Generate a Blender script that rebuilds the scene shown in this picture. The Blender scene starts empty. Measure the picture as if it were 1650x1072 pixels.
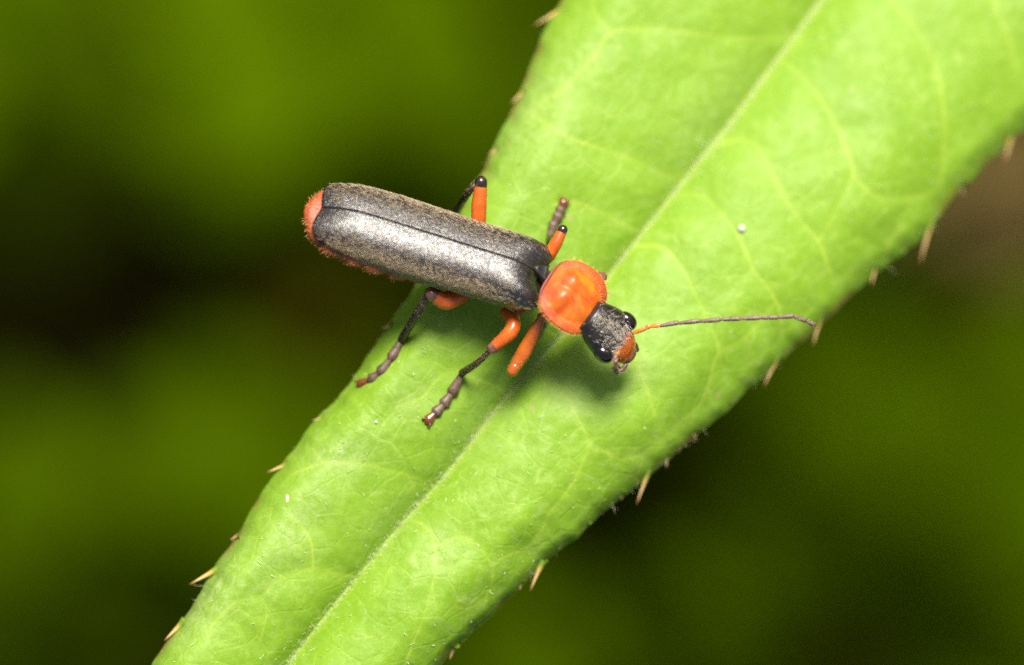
import bpy, bmesh, math, random
import numpy as np
from mathutils import Vector, Matrix

random.seed(7)
RNG = np.random.default_rng(11)
SC = bpy.context.scene
COL = SC.collection
SC.unit_settings.system = 'METRIC'
SC.unit_settings.scale_length = 0.001          # one unit is one millimetre

# ------------------------------------------------------------------ camera
DIST, FRAME_W, PXW = 150.0, 36.0, 1650.0
FOCUS_Z = 1.0
cam_data = bpy.data.cameras.new('camera')
cam_data.sensor_width = 36.0
cam_data.lens = 36.0 * DIST / FRAME_W
cam_data.clip_start, cam_data.clip_end = 1.0, 60000.0
cam_data.dof.use_dof = True
cam_data.dof.focus_distance = DIST - FOCUS_Z
APERTURE = 8.6                                  # entrance pupil in mm
cam_data.dof.aperture_fstop = cam_data.lens * 1e-3 / APERTURE
cam = bpy.data.objects.new('camera', cam_data)
cam.location = (0, 0, DIST)
COL.objects.link(cam)
SC.camera = cam

# ------------------------------------------------------------------ sky, sun, exposure
SUN_ELEV, SUN_AZ = math.radians(51), math.radians(7)      # azimuth from +Y towards +X
world = bpy.data.worlds.new('World')
SC.world = world
world.use_nodes = True
wn = world.node_tree
sky = wn.nodes.new('ShaderNodeTexSky')
sky.sky_type = 'NISHITA'
sky.sun_disc = False
sky.sun_elevation = SUN_ELEV
sky.sun_rotation = SUN_AZ
sky.dust_density = 4.0
sky.air_density = 1.0
sky.ozone_density = 0.4
wn.nodes['Background'].inputs['Strength'].default_value = 0.05
wn.links.new(sky.outputs[0], wn.nodes['Background'].inputs['Color'])
sd = bpy.data.lights.new('sun', 'SUN')
sd.energy = 3.1
sd.angle = math.radians(23)
sd.color = (1.0, 0.95, 0.86)
sun = bpy.data.objects.new('sun', sd)
sdir = Vector((math.sin(SUN_AZ) * math.cos(SUN_ELEV), math.cos(SUN_AZ) * math.cos(SUN_ELEV), math.sin(SUN_ELEV)))
sun.rotation_euler = sdir.to_track_quat('Z', 'Y').to_euler()
sun.location = sdir * 120
COL.objects.link(sun)
SC.view_settings.view_transform = 'Standard'
SC.view_settings.look = 'None'
SC.view_settings.gamma = 1.0
SC.view_settings.exposure = 1.42
SC.view_settings.use_curve_mapping = False
SC.cycles.use_denoising = False          # keeps the finest hairs; what is left reads as sensor grain
SC.cycles.use_adaptive_sampling = False
SC.cycles.max_bounces = 8
SC.cycles.sample_clamp_indirect = 6.0

# ------------------------------------------------------------------ helpers
MM = FRAME_W / PXW


def P(px, py, z=0.0):
    k = (DIST - z) / DIST
    return np.array(((px - 825.0) * MM * k, (536.0 - py) * MM * k, z))


def tag(o, label=None, cat=None, group=None, kind=None):
    if label: o['label'] = label
    if cat: o['category'] = cat
    if group: o['group'] = group
    if kind: o['kind'] = kind
    return o


def empty(name, loc=(0, 0, 0), parent=None):
    o = bpy.data.objects.new(name, None)
    o.empty_display_size = 0.5
    COL.objects.link(o)
    o.matrix_world = Matrix.Translation(Vector(loc))
    WM[o.name] = Matrix.Translation(Vector(loc))
    if parent is not None:
        o.parent = parent
        o.matrix_local = WM[parent.name].inverted() @ WM[o.name]
    return o


WM = {}


def mesh_data(name, V, F, mats, smooth=True, midx=None, recalc=False):
    me = bpy.data.meshes.new(name)
    V = np.asarray(V, dtype=np.float64)
    me.from_pydata(V.tolist(), [], F if isinstance(F, list) else F.tolist())
    for m in (mats if isinstance(mats, (list, tuple)) else [mats]):
        me.materials.append(m)
    if midx is not None:
        me.polygons.foreach_set('material_index', np.asarray(midx, dtype=np.int32))
    if smooth:
        me.polygons.foreach_set('use_smooth', np.ones(len(me.polygons), dtype=bool))
    if recalc:
        bm = bmesh.new(); bm.from_mesh(me)
        bmesh.ops.recalc_face_normals(bm, faces=bm.faces)
        bm.to_mesh(me); bm.free()
    me.update()
    return me


def link(name, me, parent=None, M=None):
    """Link a mesh as one object; M is its world matrix."""
    o = bpy.data.objects.new(name, me)
    COL.objects.link(o)
    M = M.copy() if M is not None else Matrix.Identity(4)
    WM[o.name] = M
    if parent is not None:
        o.parent = parent
        o.matrix_local = WM[parent.name].inverted() @ M
    else:
        o.matrix_world = M
    return o


def mk(name, VF, mats, parent=None, M=None, smooth=True, midx=None):
    V, F = VF
    return link(name, mesh_data(name, V, F, mats, smooth, midx, recalc=len(F) < 14000 and 'hair' not in name and name not in ('ground', 'elytron')), parent, M)


def frame(origin, fwd, up):
    x = Vector(fwd).normalized()
    z = Vector(up)
    z = (z - x * z.dot(x)).normalized()
    y = z.cross(x)
    M = Matrix((x, y, z)).transposed().to_4x4()
    M.translation = Vector(origin)
    return M


def grid_faces(m, n, close_n=False):
    i = np.arange(m - 1)[:, None]
    j = np.arange(n if close_n else n - 1)[None, :]
    a = i * n + j
    b = i * n + (j + 1) % n
    return np.stack([a, b, b + n, a + n], -1).reshape(-1, 4)


def spline(pts, k=8):
    p = np.asarray(pts, float)
    if len(p) == 2:
        t = np.linspace(0, 1, k + 1)[:, None]
        return p[0] * (1 - t) + p[1] * t
    q = np.vstack([2 * p[0] - p[1], p, 2 * p[-1] - p[-2]])
    out = []
    for i in range(1, len(q) - 2):
        t = np.linspace(0, 1, k, endpoint=False)[:, None]
        a, b, c, d = q[i - 1], q[i], q[i + 1], q[i + 2]
        out.append(0.5 * ((2 * b) + (-a + c) * t + (2 * a - 5 * b + 4 * c - d) * t ** 2 + (-a + 3 * b - 3 * c + d) * t ** 3))
    out.append(p[-1:])
    return np.vstack(out)


def tube(pts, radii, n=14, k=8, cap=3, flat=None, flat_dir=None):
    """Swept tube with rounded ends; flat squeezes it along flat_dir."""
    p = spline(pts, k)
    r = np.interp(np.linspace(0, 1, len(p)), np.linspace(0, 1, len(radii)), radii)
    T = np.gradient(p, axis=0)
    T /= np.linalg.norm(T, axis=1, keepdims=True) + 1e-12
    P2, R2, T2 = [], [], []
    for c in range(cap):
        a = (c + 0.25) / cap * math.pi / 2
        P2.append(p[0] - T[0] * r[0] * math.cos(a)); R2.append(r[0] * math.sin(a)); T2.append(T[0])
    for i in range(len(p)):
        P2.append(p[i]); R2.append(r[i]); T2.append(T[i])
    for c in range(cap):
        a = (cap - c - 0.75) / cap * math.pi / 2
        P2.append(p[-1] + T[-1] * r[-1] * math.cos(a)); R2.append(r[-1] * math.sin(a)); T2.append(T[-1])
    ref = np.array(flat_dir if flat_dir is not None else (0.13, 0.21, 1.0), float)
    V = []
    ang = np.arange(n) / n * 2 * math.pi
    for c, rr, t in zip(P2, R2, T2):
        b = np.cross(t, ref)
        if np.linalg.norm(b) < 1e-3:
            b = np.cross(t, np.array((1.0, 0.2, 0.0)))
        b /= np.linalg.norm(b)
        nn = np.cross(b, t)
        f = 1.0 if flat is None else flat
        V.append(c + rr * (np.cos(ang)[:, None] * b + f * np.sin(ang)[:, None] * nn))
    m = len(V)
    V = np.vstack(V)
    F = grid_faces(m, n, True).tolist()
    F.append(list(range(n))[::-1])
    F.append([(m - 1) * n + i for i in range(n)])
    return V, F


def hairs(pts, dirs, ln, wd, bend=None, seg=2, sides=3):
    """Many tapered hairs in one mesh: pts, dirs (N,3), ln and wd (N,)."""
    pts = np.asarray(pts, float); dirs = np.asarray(dirs, float)
    N = len(pts)
    ln = np.broadcast_to(np.asarray(ln, float), (N,)); wd = np.broadcast_to(np.asarray(wd, float), (N,))
    d = dirs / (np.linalg.norm(dirs, axis=1, keepdims=True) + 1e-12)
    ref = np.tile(np.array((0.31, 0.17, 0.93)), (N, 1))
    b = np.cross(d, ref); b /= np.linalg.norm(b, axis=1, keepdims=True) + 1e-12
    c = np.cross(b, d)
    if bend is None:
        bend = RNG.normal(0, 0.15, (N, 3))
    rows = []
    for k in range(seg + 1):
        t = k / seg
        ctr = pts + d * (ln * t)[:, None] + bend * (ln * t * t)[:, None]
        if k == seg:
            rows.append(ctr[:, None, :])
        else:
            ring = []
            for s in range(sides):
                a = 2 * math.pi * s / sides
                ring.append(ctr + (wd * 0.5 * (1 - 0.55 * t))[:, None] * (math.cos(a) * b + math.sin(a) * c))
            rows.append(np.stack(ring, 1))
    V = np.concatenate(rows, 1)
    per = V.shape[1]
    F = []
    for k in range(seg - 1):
        for s in range(sides):
            a0, a1 = k * sides + s, k * sides + (s + 1) % sides
            F.append((a0, a1, a1 + sides)); F.append((a0, a1 + sides, a0 + sides))
    tip = seg * sides
    for s in range(sides):
        F.append(((seg - 1) * sides + s, (seg - 1) * sides + (s + 1) % sides, tip))
    F = np.array(F)
    F = (F[None] + (np.arange(N) * per)[:, None, None]).reshape(-1, 3)
    return V.reshape(-1, 3), F


def vnoise(x, y, seed=0):
    """Smooth 2-D value noise, -1..1."""
    r = np.random.default_rng(seed).uniform(-1, 1, (64, 64))
    xi, yi = np.floor(x).astype(int), np.floor(y).astype(int)
    fx, fy = x - xi, y - yi
    fx = fx * fx * (3 - 2 * fx); fy = fy * fy * (3 - 2 * fy)
    g = lambda i, j: r[i % 64, j % 64]
    return (g(xi, yi) * (1 - fx) + g(xi + 1, yi) * fx) * (1 - fy) + (g(xi, yi + 1) * (1 - fx) + g(xi + 1, yi + 1) * fx) * fy


def sstep(a, b, x):
    t = np.clip((x - a) / (b - a), 0, 1)
    return t * t * (3 - 2 * t)


# ------------------------------------------------------------------ materials
class NT:
    def __init__(self, name):
        self.m = bpy.data.materials.new(name)
        self.m.use_nodes = True
        self.t = self.m.node_tree
        self.b = self.t.nodes['Principled BSDF']
        self.out = self.t.nodes['Material Output']

    def n(self, typ, **kw):
        x = self.t.nodes.new('ShaderNode' + typ)
        for k, v in kw.items():
            if k in x.inputs.keys() if isinstance(k, str) else False:
                x.inputs[k].default_value = v
            else:
                setattr(x, k, v)
        return x

    def l(self, a, b):
        self.t.links.new(a, b)

    def coord(self, scale=(1, 1, 1)):
        tc = self.n('TexCoord')
        mp = self.n('Mapping')
        mp.inputs['Scale'].default_value = scale
        self.l(tc.outputs['Object'], mp.inputs['Vector'])
        return mp.outputs[0]

    def noise(self, vec, scale, detail=4, rough=0.55, dist=0.0):
        x = self.n('TexNoise')
        x.inputs['Scale'].default_value = scale
        x.inputs['Detail'].default_value = detail
        x.inputs['Roughness'].default_value = rough
        x.inputs['Distortion'].default_value = dist
        self.l(vec, x.inputs['Vector'])
        return x.outputs['Fac']

    def ramp(self, fac, stops):
        x = self.n('ValToRGB')
        e = x.color_ramp.elements
        while len(e) < len(stops): e.new(0.5)
        for el, (p, c) in zip(e, stops):
            el.position = p
            el.color = (*c, 1) if len(c) == 3 else c
        self.l(fac, x.inputs['Fac'])
        return x.outputs['Color']

    def mix(self, fac, a, b, mode='MIX'):
        x = self.n('MixRGB', blend_type=mode)
        for k, v in ((0, fac), (1, a), (2, b)):
            if hasattr(v, 'is_linked'): self.l(v, x.inputs[k])
            elif isinstance(v, (int, float)): x.inputs[k].default_value = v
            else: x.inputs[k].default_value = (*v, 1)
        return x.outputs[0]

    def math(self, op, a, b=0.0, clamp=False):
        x = self.n('Math', operation=op, use_clamp=clamp)
        for k, v in ((0, a), (1, b)):
            if hasattr(v, 'is_linked'): self.l(v, x.inputs[k])
            else: x.inputs[k].default_value = v
        return x.outputs[0]

    def bump(self, h, strength, dist, prev=None):
        x = self.n('Bump')
        x.inputs['Strength'].default_value = strength
        x.inputs['Distance'].default_value = dist
        self.l(h, x.inputs['Height'])
        if prev is not None: self.l(prev, x.inputs['Normal'])
        return x.outputs[0]

    def set(self, **kw):
        for k, v in kw.items():
            k = k.replace('_', ' ')
            i = self.b.inputs[k]
            if hasattr(v, 'is_linked'): self.l(v, i)
            elif isinstance(v, (tuple, list)) and len(v) == 3 and i.type == 'RGBA': i.default_value = (*v, 1)
            else: i.default_value = v
        return self


def simple(name, lo, hi, scale, rough=0.4, bump=0.0, bscale=20, sss=0.0, coat=0.0, spec=0.5, sheen=0.0, bdist=0.02):
    t = NT(name)
    v = t.coord()
    t.set(Base_Color=t.ramp(t.noise(v, scale, 4), [(0.3, lo), (0.7, hi)]), Roughness=rough)
    t.b.inputs['Specular IOR Level'].default_value = spec
    if bump: t.set(Normal=t.bump(t.noise(v, bscale, 3), bump, bdist))
    if sss:
        t.set(Subsurface_Weight=sss, Subsurface_Radius=(0.25, 0.08, 0.02), Subsurface_Scale=1.0)
    if coat: t.set(Coat_Weight=coat, Coat_Roughness=0.12)
    if sheen: t.set(Sheen_Weight=sheen, Sheen_Roughness=0.4)
    return t.m


def leaf_material():
    t = NT('thistle leaf')
    v = t.coord()
    at = t.n('Attribute', attribute_name='vein')
    vein = at.outputs['Fac']
    base = t.ramp(t.noise(v, 0.35, 5, 0.6), [(0.3, (0.162, 0.312, 0.012)), (0.7, (0.205, 0.365, 0.020))])
    # pale waxy mottling
    mot = t.noise(v, 2.2, 7, 0.68, 0.6)
    motm = t.ramp(mot, [(0.50, (0, 0, 0)), (0.70, (1, 1, 1))])
    base = t.mix(t.math('MULTIPLY', t.math('MULTIPLY', motm, t.ramp(t.noise(v, 0.22, 2), [(0.38, (0.35,) * 3), (0.62, (1, 1, 1))])), 0.58), base, (0.34, 0.47, 0.11))
    # fine net of smallest veins
    warp = t.n('TexNoise'); warp.inputs['Scale'].default_value = 1.1; warp.inputs['Detail'].default_value = 3
    t.l(v, warp.inputs['Vector'])
    wv = t.mix(0.32, v, warp.outputs['Color'], 'ADD')
    vo = t.n('TexVoronoi', feature='DISTANCE_TO_EDGE'); vo.inputs['Scale'].default_value = 0.85
    t.l(wv, vo.inputs['Vector'])
    net = t.ramp(vo.outputs['Distance'], [(0.0, (1, 1, 1)), (0.055, (0, 0, 0))])
    brk = t.ramp(t.noise(v, 0.55, 3), [(0.42, (0, 0, 0)), (0.62, (1, 1, 1))])
    netm = t.math('MULTIPLY', t.math('MULTIPLY', net, brk), 0.26)
    base = t.mix(netm, base, (0.34, 0.46, 0.06))
    vo2 = t.n('TexVoronoi', feature='DISTANCE_TO_EDGE'); vo2.inputs['Scale'].default_value = 2.6
    t.l(wv, vo2.inputs['Vector'])
    net2 = t.ramp(vo2.outputs['Distance'], [(0.0, (1, 1, 1)), (0.10, (0, 0, 0))])
    base = t.mix(t.math('MULTIPLY', net2, 0.17), base, (0.32, 0.44, 0.08))
    base = t.mix(t.math('MULTIPLY', vein, 0.72), base, (0.40, 0.52, 0.06))
    eb = t.n('Attribute', attribute_name='wax_sheen')                    # pale wax plus whitish sheen painted into the leaf colour, patchy
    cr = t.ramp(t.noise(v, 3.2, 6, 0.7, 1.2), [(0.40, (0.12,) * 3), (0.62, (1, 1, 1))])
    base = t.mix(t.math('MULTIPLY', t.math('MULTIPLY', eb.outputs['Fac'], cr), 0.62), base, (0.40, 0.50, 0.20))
    ea = t.n('Attribute', attribute_name='margin')
    base = t.mix(t.math('MULTIPLY', ea.outputs['Fac'], 0.7), base, (0.24, 0.13, 0.035))
    # a few dry pin pricks
    vs = t.n('TexVoronoi', feature='F1'); vs.inputs['Scale'].default_value = 0.42
    t.l(v, vs.inputs['Vector'])
    sc = t.ramp(vs.outputs['Distance'], [(0.035, (1, 1, 1)), (0.065, (0, 0, 0))])
    base = t.mix(t.math('MULTIPLY', sc, 0.55), base, (0.36, 0.30, 0.13))
    # dark pores
    fine = t.noise(v, 14.0, 2)
    base = t.mix(t.math('MULTIPLY', t.ramp(fine, [(0.28, (1, 1, 1)), (0.42, (0, 0, 0))]), 0.22), base, (0.05, 0.16, 0.01))
    nb = t.bump(t.noise(v, 1.3, 4), 0.22, 0.2)
    nb = t.bump(t.noise(v, 11.0, 3), 0.30, 0.03, nb)
    nb = t.bump(t.math('SUBTRACT', 1.0, net), 0.25, 0.03, nb)
    rg = t.ramp(t.noise(v, 0.9, 4), [(0.3, (0.46,) * 3), (0.7, (0.6,) * 3)])
    t.set(Base_Color=base, Roughness=rg, Normal=nb)
    t.b.inputs['Specular IOR Level'].default_value = 0.28
    tr = t.n('BsdfTranslucent')
    t.l(t.mix(1.0, base, (1.25, 1.3, 0.55), 'MULTIPLY'), tr.inputs['Color'])
    mx = t.n('MixShader'); mx.inputs[0].default_value = 0.22
    t.l(t.b.outputs[0], mx.inputs[1]); t.l(tr.outputs[0], mx.inputs[2])
    t.l(mx.outputs[0], t.out.inputs['Surface'])
    return t.m


def elytra_material():
    t = NT('black elytra')
    v = t.coord((1.0, 0.55, 0.8))
    v2 = t.coord((1.0, 1.0, 1.0))
    w = t.n('TexNoise'); w.inputs['Scale'].default_value = 16.0; w.inputs['Detail'].default_value = 2.5
    w.inputs['Distortion'].default_value = 1.4
    t.l(v, w.inputs['Vector'])
    nb = t.bump(w.outputs['Fac'], 0.58, 0.036)
    nb = t.bump(t.noise(v2, 0.9, 2), 0.15, 0.12, nb)
    base = t.ramp(t.noise(v2, 1.6, 4), [(0.3, (0.010, 0.008, 0.007)), (0.7, (0.020, 0.015, 0.012))])
    t.set(Base_Color=base, Roughness=0.29, Normal=nb, Coat_Roughness=0.27, Coat_IOR=1.7, Coat_Normal=nb)
    wr = t.n('TexNoise'); wr.inputs['Scale'].default_value = 16.0; wr.inputs['Detail'].default_value = 2.0
    wr.inputs['Distortion'].default_value = 1.8
    t.l(t.coord((0.62, 1.7, 1.2)), wr.inputs['Vector'])
    ridge = t.ramp(wr.outputs['Fac'], [(0.36, (0.26,) * 3), (0.56, (1, 1, 1))])      # dull grooves between polished ridges
    sx = t.n('SeparateXYZ'); t.l(t.coord(), sx.inputs[0])
    smooth = t.ramp(t.math('MULTIPLY', t.math('SUBTRACT', 4.1, sx.outputs[0]), 0.4), [(0.30, (1, 1, 1)), (0.95, (0, 0, 0))])   # polished shoulders
    ridge = t.math('MAXIMUM', ridge, t.math('MULTIPLY', smooth, 0.75))
    t.set(Coat_Weight=t.math('MULTIPLY', ridge, 0.48))
    t.l(t.math('MULTIPLY', ridge, 0.9), t.b.inputs['Specular IOR Level'])
    return t.m


def pronotum_material():
    t = NT('orange pronotum')
    v = t.coord()
    col = t.ramp(t.noise(v, 1.5, 4, 0.5, 0.5), [(0.32, (0.40, 0.055, 0.003)), (0.52, (0.56, 0.105, 0.006)), (0.75, (0.70, 0.21, 0.014))])
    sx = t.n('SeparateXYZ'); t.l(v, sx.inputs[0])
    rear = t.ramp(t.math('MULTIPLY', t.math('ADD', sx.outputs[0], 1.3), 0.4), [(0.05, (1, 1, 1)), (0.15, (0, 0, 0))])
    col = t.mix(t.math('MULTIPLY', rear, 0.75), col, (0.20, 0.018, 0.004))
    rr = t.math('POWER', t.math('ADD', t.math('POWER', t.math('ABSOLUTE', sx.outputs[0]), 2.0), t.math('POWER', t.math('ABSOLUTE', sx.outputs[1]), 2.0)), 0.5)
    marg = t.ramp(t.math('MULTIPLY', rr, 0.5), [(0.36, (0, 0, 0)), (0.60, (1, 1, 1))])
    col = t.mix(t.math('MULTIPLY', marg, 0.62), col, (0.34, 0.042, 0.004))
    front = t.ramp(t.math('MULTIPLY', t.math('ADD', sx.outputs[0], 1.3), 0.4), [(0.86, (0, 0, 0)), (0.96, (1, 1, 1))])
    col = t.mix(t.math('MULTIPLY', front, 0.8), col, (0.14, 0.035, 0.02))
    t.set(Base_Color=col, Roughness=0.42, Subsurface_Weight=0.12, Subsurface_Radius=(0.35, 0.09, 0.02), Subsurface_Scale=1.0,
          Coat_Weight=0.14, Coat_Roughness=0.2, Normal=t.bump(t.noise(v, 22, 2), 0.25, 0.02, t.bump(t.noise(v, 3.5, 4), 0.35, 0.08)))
    return t.m


def spine_material():
    t = NT('straw spine')
    tc = t.n('TexCoord')
    sx = t.n('SeparateXYZ'); t.l(tc.outputs['Object'], sx.inputs[0])
    t.set(Base_Color=t.ramp(sx.outputs[2], [(0.0, (0.15, 0.28, 0.02)), (0.16, (0.22, 0.30, 0.03)), (0.34, (0.52, 0.36, 0.09)), (0.7, (0.62, 0.44, 0.20)), (1.0, (0.48, 0.20, 0.07))]),
          Roughness=0.35)
    return t.m


def plant_material(name, lo, hi):
    t = NT(name)
    v = t.coord()
    c = t.ramp(t.noise(v, 0.05, 4), [(0.3, lo), (0.7, hi)])
    t.set(Base_Color=c, Roughness=0.6, Normal=t.bump(t.noise(v, 0.35, 3), 0.4, 1.0))
    t.b.inputs['Specular IOR Level'].default_value = 0.0
    return t.m


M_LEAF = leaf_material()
M_RIB = simple('pale midrib', (0.15, 0.24, 0.025), (0.24, 0.29, 0.06), 3.0, 0.55, 0.5, 14, bdist=0.04)
M_SPINE = spine_material()
M_WHITE = simple('white leaf hair', (0.40, 0.50, 0.24), (0.58, 0.66, 0.42), 4.0, 0.5)
M_EDGEHAIR = simple('brownish edge hair', (0.28, 0.26, 0.14), (0.50, 0.46, 0.30), 4.0, 0.6)
M_EL = elytra_material()
M_GOLD = simple('golden hair', (0.36, 0.265, 0.14), (0.56, 0.43, 0.26), 2.0, 0.3, spec=1.0)
M_LEGHAIR = simple('brown leg hair', (0.22, 0.13, 0.06), (0.40, 0.27, 0.14), 3.0, 0.4)
M_KNEEB = simple('black knee', (0.010, 0.007, 0.005), (0.035, 0.018, 0.010), 5.0, 0.2, 0.1, 18, coat=0.7)
M_SILVER = simple('silver hair', (0.40, 0.34, 0.26), (0.62, 0.55, 0.45), 2.0, 0.25, spec=1.0)
M_ORHAIR = simple('orange hair', (0.62, 0.30, 0.07), (0.75, 0.42, 0.12), 2.0, 0.4)
M_PRO = pronotum_material()
M_ABD = simple('red abdomen', (0.22, 0.036, 0.009), (0.38, 0.080, 0.022), 3.0, 0.5, 0.6, 9, sss=0.05, bdist=0.05)
M_THX = simple('dark thorax', (0.018, 0.012, 0.008), (0.06, 0.03, 0.012), 2.0, 0.4, 0.3, 10)
M_LEG = simple('orange leg', (0.46, 0.070, 0.004), (0.62, 0.125, 0.010), 2.2, 0.34, 0.3, 18, sss=0.3, coat=0.22)
M_LEGB = simple('amber leg', (0.34, 0.072, 0.006), (0.46, 0.115, 0.010), 2.0, 0.3, 0.25, 14, sss=0.25, coat=0.4)
M_KNEE = simple('dark knee', (0.07, 0.025, 0.016), (0.22, 0.09, 0.06), 5.0, 0.22, 0.1, 18, coat=0.6)
M_TIB = simple('black tibia', (0.010, 0.009, 0.005), (0.030, 0.024, 0.012), 6.0, 0.38, 0.5, 18)
M_TAR = simple('brown tarsus', (0.035, 0.020, 0.012), (0.13, 0.075, 0.045), 6.0, 0.45, 0.5, 18)
M_CLAW = simple('reddish claw', (0.07, 0.020, 0.007), (0.20, 0.055, 0.016), 5.0, 0.22, 0.1, 14, coat=0.6)
M_HEAD = simple('black head', (0.008, 0.007, 0.006), (0.022, 0.018, 0.014), 3.0, 0.26, 0.45, 16)
M_EYE = simple('glossy black eye', (0.004, 0.003, 0.003), (0.009, 0.006, 0.005), 3.0, 0.16, 0.1, 40, coat=0.4)
M_FACE = simple('rust face', (0.36, 0.060, 0.010), (0.56, 0.14, 0.02), 2.5, 0.28, 0.4, 9, sss=0.2, coat=0.5)
M_ANT = simple('grey brown antenna', (0.085, 0.055, 0.035), (0.21, 0.15, 0.10), 8.0, 0.5, 0.4, 22)
M_ANTO = simple('orange antenna base', (0.60, 0.15, 0.012), (0.78, 0.28, 0.03), 4.0, 0.3, sss=0.2, coat=0.4)

# ------------------------------------------------------------------ setting: ground below
def ground():
    n = 121
    g = np.sinh(np.linspace(-1, 1, n) * 5.2) / math.sinh(5.2) * 20000
    X, Y = np.meshgrid(g, g, indexing='ij')
    Z = -430 + 12 * vnoise(X / 60, Y / 60, 3) + 4 * vnoise(X / 17, Y / 17, 4)
    t = NT('dark soil')
    v = t.coord()
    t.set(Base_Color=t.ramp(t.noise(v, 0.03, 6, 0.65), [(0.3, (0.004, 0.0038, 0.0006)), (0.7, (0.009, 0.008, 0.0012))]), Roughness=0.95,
          Normal=t.bump(t.noise(v, 0.2, 4), 0.6, 3.0))
    t.b.inputs['Specular IOR Level'].default_value = 0.0
    o = mk('ground', (np.stack([X, Y, Z], -1).reshape(-1, 3), grid_faces(n, n)), t.m)
    tag(o, 'dark soil far below the leaf, out of focus', kind='structure')


ground()

# ------------------------------------------------------------------ the thistle leaf
AX, AY = 0.627, -0.779      # midrib direction in the leaf's own plan (towards the leaf base)
LEFT = [(905, 0), (870, 62), (836, 150), (815, 195), (790, 244), (775, 280), (742, 335), (705, 398), (680, 440), (655, 478), (638, 502),
        (600, 562), (570, 608), (525, 662), (500, 690), (470, 730), (445, 762), (400, 832), (370, 880), (350, 912), (320, 957), (290, 1002),
        (265, 1040), (245, 1072), (205, 1140)]
RIGHT = [(1750, 120), (1650, 212), (1600, 257), (1550, 310), (1510, 360), (1470, 400), (1400, 450), (1340, 505), (1300, 545), (1240, 600),
         (1180, 655), (1130, 695), (1075, 741), (1042, 770), (1000, 802), (940, 856), (870, 917), (830, 956), (780, 1003), (730, 1052),
         (712, 1074), (650, 1145)]
MID = [(1325, 0), (1280, 60), (1230, 127), (1170, 208), (1120, 268), (1060, 345), (1000, 420), (955, 480), (900, 548), (850, 600), (800, 657),
       (745, 733), (700, 785), (640, 852), (580, 925), (530, 985), (470, 1062), (455, 1080)]


def to_ts(px, py):
    dx, dy = np.asarray(px, float) - 455, np.asarray(py, float) - 1080
    return dx * AX + dy * AY, dx * -AY + dy * AX


def from_ts(t, s):
    return 455 + t * AX - s * AY, 1080 + t * AY + s * AX


def poly_ts(pts, extra):
    t, s = to_ts([p[0] for p in pts], [p[1] for p in pts])
    a = sorted(list(zip(t, s)) + extra)
    return np.array([q[0] for q in a]), np.array([q[1] for q in a])


mt, ms = poly_ts(MID, [(-950, 60), (-500, 25), (1700, 10), (2200, 20), (2700, 40)])
lt, ls = poly_ts(LEFT, [(-950, 58), (-800, -20), (-500, -115), (1330, -395), (1500, -410), (1750, -370), (2100, -200), (2400, -45), (2700, 15)])
rt, rs = poly_ts(RIGHT, [(-950, 62), (-800, 100), (-500, 160), (1750, 400), (2000, 330), (2250, 190), (2450, 90), (2700, 65)])
TT = np.arange(-950, 2701, 4.0)


def sm(a, k=5):
    w = np.hanning(2 * k + 3)[1:-1]; w /= w.sum()
    return np.convolve(np.pad(a, k, mode='edge'), w, 'valid')


S_M = sm(np.interp(TT, mt, ms), 9)
S_L = sm(np.interp(TT, lt, ls), 4)
S_R = sm(np.interp(TT, rt, rs), 4)


def leaf_u(px, py):
    t, s = to_ts(px, py)
    m, l, r = np.interp(t, TT, S_M), np.interp(t, TT, S_L), np.interp(t, TT, S_R)
    u = np.where(s < m, -(m - s) / np.maximum(m - l, 1e-3), (s - m) / np.maximum(r - m, 1e-3))
    return t, u


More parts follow.
